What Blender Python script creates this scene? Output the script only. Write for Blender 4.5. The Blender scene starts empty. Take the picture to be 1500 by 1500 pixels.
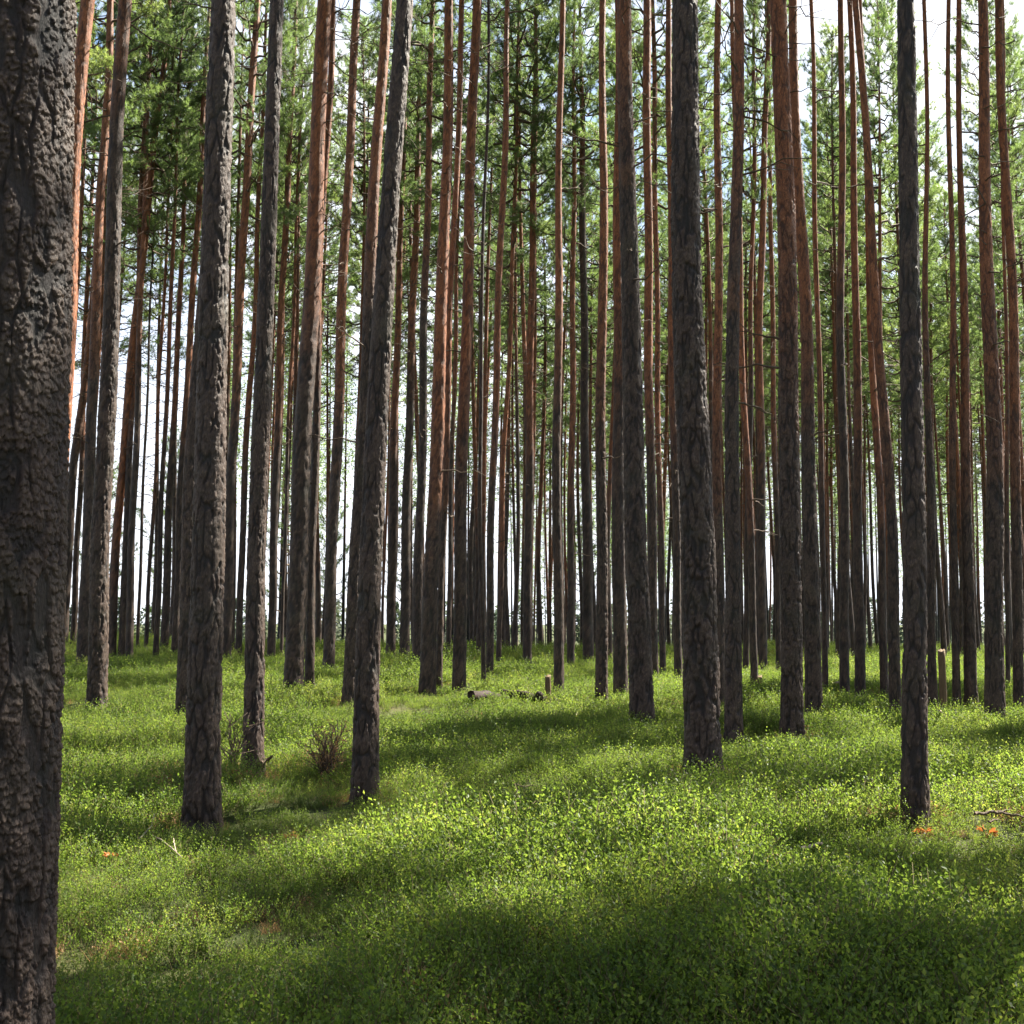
import bpy, math, random
import numpy as np
from mathutils import Vector, Matrix, Quaternion
R = math.radians
rnd = random.Random(7)
nr = np.random.RandomState(11)
S = bpy.context.scene
COL = S.collection

# ------------------------------------------------------------------ noise
def _hash(ix, iy, iz, seed):
    h = (ix.astype(np.int64)*374761393 + iy.astype(np.int64)*668265263 + iz.astype(np.int64)*2147483647 + seed*144269504) & 0xFFFFFFFF
    h = ((h ^ (h >> 13))*1274126177) & 0xFFFFFFFF
    h = ((h ^ (h >> 16))*2246822519) & 0xFFFFFFFF
    return ((h ^ (h >> 15)) & 0xFFFFFF)/float(0xFFFFFF)
def vnoise(x, y, z, seed=0):
    ix, iy, iz = np.floor(x), np.floor(y), np.floor(z)
    fx, fy, fz = x-ix, y-iy, z-iz
    fx = fx*fx*(3-2*fx); fy = fy*fy*(3-2*fy); fz = fz*fz*(3-2*fz)
    r = 0
    for a in (0, 1):
        for b in (0, 1):
            for c in (0, 1):
                w = (fx if a else 1-fx)*(fy if b else 1-fy)*(fz if c else 1-fz)
                r = r + w*_hash(ix+a, iy+b, iz+c, seed)
    return r
def fbm(x, y, z, seed=0, o=4):
    s = 0; a = .5
    for k in range(o):
        s = s + a*vnoise(x*2**k, y*2**k, z*2**k, seed+k*17); a *= .5
    return s
def voro(x, y, z, seed):
    ix, iy, iz = np.floor(x), np.floor(y), np.floor(z)
    f1 = np.full(x.shape, 9.); f2 = np.full(x.shape, 9.); cid = np.zeros(x.shape); dz = np.zeros(x.shape)
    for a in (-1, 0, 1):
        for b in (-1, 0, 1):
            for c in (-1, 0, 1):
                X, Y, Z = ix+a, iy+b, iz+c
                ez = Z+_hash(X, Y, Z, seed+2)-z
                d = np.sqrt((X+_hash(X, Y, Z, seed)-x)**2 + (Y+_hash(X, Y, Z, seed+1)-y)**2 + ez**2)
                n = d < f1
                f2 = np.where(n, f1, np.minimum(f2, d))
                cid = np.where(n, _hash(X, Y, Z, seed+3), cid)
                f1 = np.where(n, d, f1); dz = np.where(n, ez, dz)
    return f1, f2, cid, dz
def sst(a, b, x):
    t = np.clip((x-a)/(b-a), 0, 1); return t*t*(3-2*t)

# ------------------------------------------------------------------ terrain and camera
def terrain(x, y):
    x = np.asarray(x, float); y = np.asarray(y, float)
    z = -.024*np.clip(x, -40, 40)*sst(3, 50, y)
    near = 1-sst(60, 120, np.hypot(x, y))
    z = z + near*(.36*(fbm(x*.33, y*.33, x*0, 5, 2)-.375) + .34*(fbm(x*.95, y*.95, x*0, 9, 2)-.375)*sst(1, 3, np.hypot(x, y)))
    az = x/np.maximum(np.abs(y), 1)
    crest = 50+34*sst(-.05, .3, az)
    ov = np.maximum(y-crest, 0)
    z = z - 13*(1-np.exp(-(ov/70.)**1.4))
    return z
def ter(x, y): return float(terrain(np.array([x]), np.array([y]))[0])
F = 1650.; HOR = 908.
P = math.atan((HOR-750)/F)
EYE = 1.62+ter(0, 0)
def ray(px, py):
    a = (px-750)/F; b = (750-py)/F
    return np.array([a, math.cos(P)-b*math.sin(P), math.sin(P)+b*math.cos(P)])
def ground(px, py, up=0.):
    d = ray(px, py); d = d/d[1]
    Ys = np.arange(2.5, 130, .05); hit = EYE+d[2]*Ys <= terrain(d[0]*Ys, Ys)+up
    Y = float(Ys[np.argmax(hit)]) if hit.any() else 130.
    return d[0]*Y, Y, EYE+d[2]*Y
def at_depth(px, py, Y):
    d = ray(px, py); d = d/d[1]
    return d[0]*Y, EYE+d[2]*Y

cam = bpy.data.cameras.new('camera'); co = bpy.data.objects.new('camera', cam); COL.objects.link(co)
co.location = (0, 0, EYE); co.rotation_euler = (math.pi/2+P, 0, 0)
cam.sensor_width = 36; cam.lens = F/1500*36; cam.clip_start = .05; cam.clip_end = 6000
S.camera = co

# ------------------------------------------------------------------ light
SUN_AZ, SUN_EL = R(58), R(49)
sd = Vector((math.sin(SUN_AZ)*math.cos(SUN_EL), math.cos(SUN_AZ)*math.cos(SUN_EL), math.sin(SUN_EL)))
w = bpy.data.worlds.new('World'); S.world = w; w.use_nodes = True
nt = w.node_tree; bg = nt.nodes['Background']
sky = nt.nodes.new('ShaderNodeTexSky'); sky.sky_type = 'NISHITA'; sky.sun_disc = False
sky.sun_elevation = SUN_EL; sky.sun_rotation = SUN_AZ; sky.air_density = 1.0; sky.dust_density = .6; sky.ozone_density = 1.0
# thin bright broken cloud over the blue
wc = nt.nodes.new('ShaderNodeTexCoord'); wm = nt.nodes.new('ShaderNodeMapping'); wm.inputs['Scale'].default_value = (1, 1, 2.2); nt.links.new(wc.outputs['Generated'], wm.inputs[0])
wn = nt.nodes.new('ShaderNodeTexNoise'); wn.inputs['Scale'].default_value = 3.2; wn.inputs['Detail'].default_value = 6; nt.links.new(wm.outputs[0], wn.inputs[0])
wr = nt.nodes.new('ShaderNodeValToRGB'); wr.color_ramp.elements[0].position = .33; wr.color_ramp.elements[1].position = .56; nt.links.new(wn.outputs[0], wr.inputs[0])
wx = nt.nodes.new('ShaderNodeMix'); wx.data_type = 'RGBA'; wz = nt.nodes.new('ShaderNodeSeparateXYZ'); nt.links.new(wc.outputs['Generated'], wz.inputs[0])
we = nt.nodes.new('ShaderNodeMapRange'); we.interpolation_type = 'SMOOTHSTEP'; we.inputs[1].default_value = .46; we.inputs[2].default_value = .66; we.inputs[3].default_value = 1; we.inputs[4].default_value = .06; nt.links.new(wz.outputs[2], we.inputs[0])
wm2 = nt.nodes.new('ShaderNodeMath'); wm2.operation = 'MULTIPLY'; wl = nt.nodes.new('ShaderNodeMapRange'); wl.inputs[1].default_value = .12; wl.inputs[2].default_value = .42; wl.inputs[3].default_value = 1; wl.inputs[4].default_value = 0; nt.links.new(wz.outputs[2], wl.inputs[0])
wmx = nt.nodes.new('ShaderNodeMath'); wmx.operation = 'MAXIMUM'; nt.links.new(wr.outputs[0], wmx.inputs[0]); nt.links.new(wl.outputs[0], wmx.inputs[1]); nt.links.new(wmx.outputs[0], wm2.inputs[0]); nt.links.new(we.outputs[0], wm2.inputs[1]); nt.links.new(wm2.outputs[0], wx.inputs[0]); nt.links.new(sky.outputs[0], wx.inputs[6]); wx.inputs[7].default_value = (5.6, 5.8, 6.3, 1)
nt.links.new(wx.outputs[2], bg.inputs[0]); bg.inputs[1].default_value = .05
sl = bpy.data.lights.new('sun', 'SUN'); sl.energy = 5.0; sl.angle = R(.55); sl.color = (1, .93, .80)
so = bpy.data.objects.new('sun', sl); COL.objects.link(so); so.rotation_euler = sd.to_track_quat('Z', 'Y').to_euler(); so.location = (20, 20, 60)
S.view_settings.view_transform = 'Standard'; S.view_settings.look = 'None'; S.view_settings.exposure = 2.45; S.view_settings.gamma = 1
S.render.resolution_x = S.render.resolution_y = 1024
S.cycles.max_bounces = 6; S.cycles.transmission_bounces = 4; S.cycles.diffuse_bounces = 3; S.cycles.glossy_bounces = 2

# ------------------------------------------------------------------ materials
def new_mat(name):
    m = bpy.data.materials.new(name); m.use_nodes = True
    n = m.node_tree.nodes; n.clear()
    return m, n, m.node_tree.links
def node(n, t, **kw):
    o = n.new(t)
    for k, v in kw.items():
        if isinstance(k, str) and k.startswith('i_'):
            key = k[2:]; o.inputs[int(key) if key.isdigit() else key].default_value = v
        else: setattr(o, k, v)
    return o
def ramp(n, stops):
    r = n.new('ShaderNodeValToRGB'); e = r.color_ramp.elements
    while len(e) > 1: e.remove(e[-1])
    e[0].position = stops[0][0]; e[0].color = tuple(stops[0][1])+(1,)
    for p, c in stops[1:]:
        k = e.new(p); k.color = tuple(c)+(1,)
    return r
def mixc(n, l, fac, a, b, mode='MIX'):
    m = n.new('ShaderNodeMix'); m.data_type = 'RGBA'; m.blend_type = mode
    for sock, v in ((m.inputs[0], fac), (m.inputs[6], a), (m.inputs[7], b)):
        if hasattr(v, 'is_linked'): l.new(v, sock)
        elif isinstance(v, (int, float)): sock.default_value = v
        else: sock.default_value = tuple(v)+(1,)
    return m.outputs[2]
def math_(n, l, op, a, b=0., c=0., clamp=False):
    m = n.new('ShaderNodeMath'); m.operation = op; m.use_clamp = clamp
    for s, v in zip(m.inputs, (a, b, c)):
        if hasattr(v, 'is_linked'): l.new(v, s)
        else: s.default_value = v
    return m.outputs[0]

def bark_material():
    m, n, l = new_mat('pine_bark')
    out = node(n, 'ShaderNodeOutputMaterial'); b = node(n, 'ShaderNodeBsdfPrincipled')
    l.new(b.outputs[0], out.inputs[0])
    at = node(n, 'ShaderNodeAttribute', attribute_name='relief')
    ci = node(n, 'ShaderNodeAttribute', attribute_name='plate')
    tc = node(n, 'ShaderNodeTexCoord'); oi = node(n, 'ShaderNodeObjectInfo')
    sx = node(n, 'ShaderNodeSeparateXYZ'); l.new(tc.outputs['Object'], sx.inputs[0])
    sc = node(n, 'ShaderNodeSeparateColor'); l.new(oi.outputs['Color'], sc.inputs[0])
    mp = node(n, 'ShaderNodeMapping'); mp.inputs['Scale'].default_value = (1, 1, .3); l.new(tc.outputs['Object'], mp.inputs[0])
    nz = node(n, 'ShaderNodeTexNoise', i_Scale=26., i_Detail=6., i_Roughness=.65); l.new(mp.outputs[0], nz.inputs[0])
    nb = node(n, 'ShaderNodeTexNoise', i_Scale=2.2, i_Detail=3.); l.new(tc.outputs['Object'], nb.inputs[0])
    # grey brown lower bark: dark in the fissures, plates purplish grey brown, pale flaky faces
    low = ramp(n, [(.0, (.003, .002, .0016)), (.22, (.008, .0050, .0036)), (.55, (.029, .0165, .0105)), (.80, (.054, .0330, .0220)), (1, (.104, .070, .048))])
    l.new(at.outputs['Fac'], low.inputs[0])
    lowv = mixc(n, l, math_(n, l, 'MULTIPLY', math_(n, l, 'MULTIPLY', nz.outputs[0], at.outputs['Fac']), .55), low.outputs[0], (.082, .060, .046))
    lowp = mixc(n, l, math_(n, l, 'MULTIPLY', ci.outputs['Fac'], .45), lowv, (.036, .0185, .0165))
    lich = ramp(n, [(.52, (0, 0, 0)), (.68, (1, 1, 1))]); l.new(nb.outputs[0], lich.inputs[0])
    lowl = mixc(n, l, math_(n, l, 'MULTIPLY', lich.outputs[0], .45), lowp, (.030, .030, .017))
    # orange papery upper bark
    hi = ramp(n, [(.1, (.035, .015, .009)), (.36, (.10, .034, .014)), (.62, (.22, .075, .028)), (.92, (.40, .18, .085))])
    l.new(math_(n, l, 'MULTIPLY_ADD', nz.outputs[0], .55, math_(n, l, 'MULTIPLY', at.outputs['Fac'], .42)), hi.inputs[0])
    # height of the change from grey to orange is the tree's own (object colour R x 25 m), ragged edge
    t = math_(n, l, 'SUBTRACT', sx.outputs[2], math_(n, l, 'MULTIPLY', sc.outputs[0], 25.))
    t = math_(n, l, 'ADD', t, math_(n, l, 'MULTIPLY_ADD', nb.outputs[0], 5., -2.5))
    t = math_(n, l, 'MULTIPLY_ADD', t, .28, .5, clamp=True)
    t = math_(n, l, 'MULTIPLY', t, sc.outputs[1])
    c = mixc(n, l, t, lowl, hi.outputs[0])
    nf = node(n, 'ShaderNodeTexNoise', i_Scale=120., i_Detail=4., i_Roughness=.7); l.new(mp.outputs[0], nf.inputs[0])
    fr = ramp(n, [(.30, (.35, .33, .32)), (.50, (.9, .9, .9)), (.68, (1.7, 1.65, 1.6))]); l.new(nf.outputs[0], fr.inputs[0])
    c = mixc(n, l, .8, c, fr.outputs[0], 'MULTIPLY')
    hs = node(n, 'ShaderNodeHueSaturation'); l.new(c, hs.inputs['Color'])
    l.new(math_(n, l, 'MULTIPLY_ADD', sc.outputs[2], .5, .68), hs.inputs['Value'])
    l.new(hs.outputs[0], b.inputs['Base Color'])
    b.inputs['Roughness'].default_value = .65; b.inputs['Specular IOR Level'].default_value = .4
    bp = node(n, 'ShaderNodeBump', i_Strength=.9, i_Distance=.014); l.new(math_(n, l, 'ADD', nz.outputs[0], math_(n, l, 'MULTIPLY', nf.outputs[0], .5)), bp.inputs['Height']); l.new(bp.outputs[0], b.inputs['Normal'])
    return m
BARK = bark_material()

def leaf_material(name, c1, c2, c3, tr, mixf=.5, rough=.4, spec=.5, scale=.5):
    m, n, l = new_mat(name)
    out = node(n, 'ShaderNodeOutputMaterial')
    b = node(n, 'ShaderNodeBsdfPrincipled', i_Roughness=rough); b.inputs['Specular IOR Level'].default_value = spec
    t = node(n, 'ShaderNodeBsdfTranslucent')
    g = node(n, 'ShaderNodeNewGeometry'); oi = node(n, 'ShaderNodeObjectInfo')
    nz = node(n, 'ShaderNodeTexNoise', i_Scale=scale, i_Detail=3.); l.new(g.outputs['Position'], nz.inputs[0])
    at = node(n, 'ShaderNodeAttribute', attribute_name='tint')
    f = math_(n, l, 'ADD', math_(n, l, 'MULTIPLY', nz.outputs[0], .55), math_(n, l, 'MULTIPLY', oi.outputs['Random'], .2))
    f = math_(n, l, 'ADD', f, math_(n, l, 'MULTIPLY', at.outputs['Fac'], .25))
    r = ramp(n, [(.22, c1), (.55, c2), (.86, c3)]); l.new(f, r.inputs[0])
    l.new(r.outputs[0], b.inputs['Base Color'])
    tc = mixc(n, l, 1., r.outputs[0], tr, 'MULTIPLY'); l.new(tc, t.inputs[0])
    mx = node(n, 'ShaderNodeMixShader', i_0=mixf); l.new(b.outputs[0], mx.inputs[1]); l.new(t.outputs[0], mx.inputs[2])
    l.new(mx.outputs[0], out.inputs[0])
    return m
NEEDLE = leaf_material('pine_needles', (.040, .066, .032), (.085, .130, .046), (.155, .188, .064), (2.75, 2.65, 1.9), .55, .42, .5, .22)
BERRY = leaf_material('bilberry_leaves', (.026, .051, .011), (.074, .119, .022), (.162, .182, .050), (3.0, 2.75, 1.75), .50, .48, .22, .5)
DRY = leaf_material('dry_leaves', (.16, .09, .04), (.27, .17, .08), (.42, .30, .16), (1.6, 1.5, 1.3), .35, .6, .3, 3.)
def plain(name, stops, rough=.8, scale=14., bump=.5, stretch=(1, 1, 1)):
    m, n, l = new_mat(name)
    out = node(n, 'ShaderNodeOutputMaterial'); b = node(n, 'ShaderNodeBsdfPrincipled', i_Roughness=rough)
    b.inputs['Specular IOR Level'].default_value = .25
    tc = node(n, 'ShaderNodeTexCoord'); mp = node(n, 'ShaderNodeMapping'); mp.inputs['Scale'].default_value = stretch
    l.new(tc.outputs['Object'], mp.inputs[0])
    nz = node(n, 'ShaderNodeTexNoise', i_Scale=scale, i_Detail=6., i_Roughness=.6); l.new(mp.outputs[0], nz.inputs[0])
    r = ramp(n, stops); l.new(nz.outputs[0], r.inputs[0]); l.new(r.outputs[0], b.inputs['Base Color'])
    bp = node(n, 'ShaderNodeBump', i_Strength=bump, i_Distance=.02); l.new(nz.outputs[0], bp.inputs['Height']); l.new(bp.outputs[0], b.inputs['Normal'])
    l.new(b.outputs[0], out.inputs[0])
    return m
TWIG = plain('twig_bark', [(.3, (.045, .032, .024)), (.7, (.11, .075, .05))], scale=30.)
STEM = plain('green_stems', [(.3, (.06, .06, .02)), (.7, (.12, .09, .04))], scale=30.)
DEADWOOD = plain('weathered_wood', [(.3, (.20, .15, .11)), (.7, (.42, .35, .28))], scale=20., stretch=(1, 1, .2))
STUMPWOOD = plain('brown_stump_wood', [(.3, (.07, .046, .026)), (.7, (.16, .11, .06))], scale=16., stretch=(1, 1, .15))
LOGBARK = plain('dark_log_bark', [(.3, (.012, .007, .006)), (.7, (.034, .020, .017))], scale=18.)
def floor_material():
    m, n, l = new_mat('forest_floor')
    out = node(n, 'ShaderNodeOutputMaterial'); b = node(n, 'ShaderNodeBsdfPrincipled', i_Roughness=.9)
    b.inputs['Specular IOR Level'].default_value = .2
    g = node(n, 'ShaderNodeNewGeometry')
    n1 = node(n, 'ShaderNodeTexNoise', i_Scale=.7, i_Detail=5.); n2 = node(n, 'ShaderNodeTexNoise', i_Scale=24., i_Detail=5., i_Roughness=.7)
    l.new(g.outputs['Position'], n1.inputs[0]); l.new(g.outputs['Position'], n2.inputs[0])
    f = math_(n, l, 'ADD', math_(n, l, 'MULTIPLY', n1.outputs[0], .6), math_(n, l, 'MULTIPLY', n2.outputs[0], .4))
    r = ramp(n, [(.30, (.016, .020, .007)), (.45, (.040, .054, .014)), (.58, (.060, .065, .02)), (.72, (.12, .08, .045))]); l.new(f, r.inputs[0])
    l.new(r.outputs[0], b.inputs['Base Color'])
    bp = node(n, 'ShaderNodeBump', i_Strength=.8, i_Distance=.05); l.new(n2.outputs[0], bp.inputs['Height']); l.new(bp.outputs[0], b.inputs['Normal'])
    l.new(b.outputs[0], out.inputs[0]); return m
FLOOR = floor_material()
FARWOOD = leaf_material('far_wood_leaves', (.05, .075, .055), (.08, .105, .07), (.17, .15, .13), (1.4, 1.4, 1.2), .3, .6, .2, .03)

# ------------------------------------------------------------------ mesh helpers
def mesh(name, v, polys, mats, matidx=None, attrs=None, smooth=False):
    """polys: list of int arrays (n x k)"""
    me = bpy.data.meshes.new(name)
    v = np.asarray(v, np.float32)
    me.vertices.add(len(v)); me.vertices.foreach_set('co', v.ravel())
    loops = np.concatenate([p.ravel() for p in polys]).astype(np.int32)
    tot = np.concatenate([np.full(len(p), p.shape[1]) for p in polys]).astype(np.int32)
    me.loops.add(len(loops)); me.loops.foreach_set('vertex_index', loops)
    me.polygons.add(len(tot)); me.polygons.foreach_set('loop_start', (np.cumsum(tot)-tot).astype(np.int32))
    try: me.polygons.foreach_set('loop_total', tot)
    except Exception: pass
    for m in mats: me.materials.append(m)
    if matidx is not None: me.polygons.foreach_set('material_index', np.asarray(matidx, np.int32))
    if smooth: me.polygons.foreach_set('use_smooth', np.ones(len(tot), bool))
    for k, a in (attrs or {}).items():
        at = me.attributes.new(k, 'FLOAT', 'POINT'); at.data.foreach_set('value', np.asarray(a, np.float32))
    me.update(calc_edges=True); me.validate()
    return me
class Buf:
    def __init__(s): s.v = []; s.f = {3: [], 4: []}; s.m = {3: [], 4: []}; s.n = 0; s.t = []
    def add(s, v, f, mat=0, tint=0.):
        v = np.asarray(v, float); f = np.asarray(f, int); k = f.shape[1]
        s.v.append(v); s.f[k].append(f+s.n); s.m[k].append(np.full(len(f), mat)); s.n += len(v)
        s.t.append(np.broadcast_to(np.asarray(tint, float), (len(v),)))
    def tube(s, pts, rad, sides=4, mat=0, tint=0.):
        pts = np.asarray(pts, float); rad = np.asarray(rad, float); n = len(pts)
        d = np.gradient(pts, axis=0); d /= np.linalg.norm(d, axis=1)[:, None]+1e-9
        ref = np.array([0, 0, 1.]) if abs(d[:, 2]).mean() < .85 else np.array([1., 0, 0])
        u = np.cross(d, ref); u /= np.linalg.norm(u, axis=1)[:, None]+1e-9; w = np.cross(d, u)
        a = np.arange(sides)/sides*2*np.pi
        v = pts[:, None]+rad[:, None, None]*(np.cos(a)[None, :, None]*u[:, None]+np.sin(a)[None, :, None]*w[:, None])
        i, j = np.meshgrid(np.arange(n-1), np.arange(sides), indexing='ij'); j2 = (j+1) % sides
        q = np.stack([i*sides+j, i*sides+j2, (i+1)*sides+j2, (i+1)*sides+j], -1).reshape(-1, 4)
        s.add(v.reshape(-1, 3), q, mat, tint)
        for e, o in ((0, 1), (n-1, -1)):
            ring = e*sides+np.arange(sides)
            c = s.n; s.add(pts[e:e+1], np.zeros((0, 3), int), mat, tint)
            tri = np.stack([np.full(sides, c), ring+c-n*sides, np.roll(ring, -1)+c-n*sides], -1) if e == 0 else np.stack([np.full(sides, c), ring+c-n*sides-1, np.roll(ring, -1)+c-n*sides-1], -1)
            s.f[3].append(tri); s.m[3].append(np.full(sides, mat))
    def blades(s, base, dirn, length, width, mat=0, tint=0., rs=nr):
        n = len(base); dirn = dirn/(np.linalg.norm(dirn, axis=1)[:, None]+1e-9)
        q = rs.normal(size=(n, 3)); side = np.cross(dirn, q); side /= np.linalg.norm(side, axis=1)[:, None]+1e-9
        L = np.broadcast_to(length, (n,))[:, None]; W = np.broadcast_to(width, (n,))[:, None]
        v = np.stack([base-side*W*.5, base+side*W*.5, base+dirn*L], 1).reshape(-1, 3)
        s.add(v, np.arange(3*n).reshape(-1, 3), mat, np.repeat(np.broadcast_to(tint, (n,)), 3))
    def leaves(s, base, dirn, nrm, length, width, mat=0, tint=0.):
        """rhombic leaves folded along the midrib"""
        n = len(base); dirn = dirn/(np.linalg.norm(dirn, axis=1)[:, None]+1e-9)
        side = np.cross(dirn, nrm); side /= np.linalg.norm(side, axis=1)[:, None]+1e-9
        up = np.cross(side, dirn)
        L = np.broadcast_to(length, (n,))[:, None]; W = np.broadcast_to(width, (n,))[:, None]
        mid = base+dirn*L*.45
        v = np.stack([base, mid+side*W*.5+up*W*.18, base+dirn*L-up*L*.1, mid-side*W*.5+up*W*.18], 1).reshape(-1, 3)
        k = np.arange(n)[:, None]*4
        f = np.concatenate([k+np.array([[0, 1, 2]]), k+np.array([[0, 2, 3]])], 0)
        s.add(v, f, mat, np.repeat(np.broadcast_to(tint, (n,)), 4))
    def build(s, name, mats, smooth=False):
        polys = []; mi = []
        for k in (3, 4):
            if s.f[k]:
                p = np.concatenate(s.f[k]); 
                if len(p): polys.append(p); mi.append(np.concatenate(s.m[k]))
        return mesh(name, np.concatenate(s.v), polys, mats, np.concatenate(mi), {'tint': np.concatenate(s.t)}, smooth)
def link(name, me, parent=None, loc=(0, 0, 0), rot=None, scale=None):
    o = bpy.data.objects.new(name, me); COL.objects.link(o); o.location = loc
    if rot is not None: o.rotation_euler = rot
    if scale is not None: o.scale = scale
    if parent: o.parent = parent
    return o
def tag(o, label, cat, group=None, kind=None):
    if label and not 4 <= len(label.split()) <= 16: print('LABEL', len(label.split()), label)
    if label: o['label'] = label
    if cat: o['category'] = cat
    if group: o['group'] = group
    if kind: o['kind'] = kind
    return o

# ------------------------------------------------------------------ ground sheet
def axis(lo, hi, parts):
    pts = [np.arange(a, b, d) for a, b, d in parts]
    return np.unique(np.concatenate(pts+[np.array([lo, hi])]))
gx = axis(-2500, 2500, [(-2500, -400, 150), (-400, -60, 20), (-60, -14, 1.0), (-14, 14, .14), (14, 60, 1.0), (60, 400, 20), (400, 2500, 150)])
gy = axis(-300, 3500, [(-300, -20, 20), (-20, 2, 1.), (2, 24, .14), (24, 110, .8), (110, 400, 10), (400, 3500, 150)])
GX, GY = np.meshgrid(gx, gy, indexing='ij')
GZ = terrain(GX, GY)
i, j = np.meshgrid(np.arange(len(gx)-1), np.arange(len(gy)-1), indexing='ij'); ny = len(gy)
q = np.stack([i*ny+j, (i+1)*ny+j, (i+1)*ny+j+1, i*ny+j+1], -1).reshape(-1, 4)
g = link('ground', mesh('ground', np.stack([GX, GY, GZ], -1).reshape(-1, 3), [q], [FLOOR], smooth=True)); g['kind'] = 'structure'

# ------------------------------------------------------------------ trunks
def bark_relief(th, z, r, seed, k, fa=.75):
    """k = plate size factor"""
    x = np.cos(th)*r; y = np.sin(th)*r
    n1 = fbm(x*14, y*14, z*6, seed+31, 3)-.45; n2 = fbm(x*14+5, y*14, z*6, seed+57, 3)-.45; n3 = fbm(x*6, y*6, z*2, seed+77, 3)-.45
    # long furrows, broken up along their length
    f1, f2, cid, dz = voro((x+n1*.075*k)/(.062*k), (y+n2*.075*k)/(.062*k), (z+n3*.30*k)/(.30*k), seed)
    cut = sst(.0, .16+.10*n3, (f2-f1)+np.clip(n1*1.2, -.05, .35))
    # small scales that overlap like shingles, lower edges lifted
    g1, g2, gid, gz = voro((x+n2*.05*k)/(.026*k), (y+n1*.05*k)/(.030*k), (z+n1*.09*k)/(.060*k), seed+9)
    scale = .50+.75*np.clip(gz, -.6, .6)*(.3+gid)+.55*(gid-.5)
    edge = sst(.0, .12, g2-g1)
    fine = fbm(x*120/k, y*120/k, z*70/k, seed+5, 3)-.42
    h = cut*(.42+.22*(cid-.5)+.38*scale*(.55+.45*edge)) + fa*fine*(.4+.6*cut) + .25*n3
    if fa < .5:
        q1, q2, qid, qz = voro((x+n1*.03)/.0125, (y+n2*.03)/.0125, (z+n2*.05)/.021, seed+23)
        h = h + cut*(.30*(qid-.5)+.42*np.clip(qz, -.6, .6)*(.3+qid)) - .16*(1-sst(0, .14, q2-q1))*cut + .22*(fbm(x*300, y*300, z*180, seed+2, 2)-.375)
        h = h - .55*sst(.52, .66, fbm(x*22, y*22, z*10, seed+44, 3)*1.1)
    lo, hi = np.percentile(h, 6), np.percentile(h, 95)
    return np.clip((h-lo)/(hi-lo), 0, 1.1), cid*.6+gid*.4
def trunk_mesh(name, ax, rad, H, sides, dz, ztop, seed, amp, k=1.):
    """ax(z)->(x,y) local, rad(z)"""
    zs = np.unique(np.concatenate([np.arange(-.3, ztop, dz), np.arange(ztop, H-.3, .4), [H]]))
    th = np.arange(sides)/sides*2*np.pi
    Z, T = np.meshgrid(zs, th, indexing='ij')
    cx, cy = ax(zs); rr = rad(zs)
    RR = np.repeat(rr[:, None], sides, 1)
    h, cid = bark_relief(T.ravel(), Z.ravel(), np.maximum(RR.ravel(), .02), seed, k, .75 if k > .8 else .30)
    h = h.reshape(Z.shape); cid = cid.reshape(Z.shape)
    a = amp*np.clip(RR/.14, .15, 1.3)*(1-.55*sst(5, 11, Z))
    lump = (fbm(np.cos(T)*1.2+7, np.sin(T)*1.2, Z*.9, seed+3, 2)-.375)*.14
    root = 1+.10*np.cos(T*4+seed)*np.exp(-np.maximum(Z, 0)/.18)
    Rd = RR*(1+lump)*root+(h-.55)*a
    v = np.stack([cx[:, None]+np.cos(T)*Rd, cy[:, None]+np.sin(T)*Rd, Z], -1).reshape(-1, 3)
    n = len(zs); i, j = np.meshgrid(np.arange(n-1), np.arange(sides), indexing='ij'); j2 = (j+1) % sides
    q = np.stack([i*sides+j, i*sides+j2, (i+1)*sides+j2, (i+1)*sides+j], -1).reshape(-1, 4)
    return mesh(name, v, [q], [BARK], None, {'relief': h.ravel(), 'plate': cid.ravel()}, smooth=True)

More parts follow.
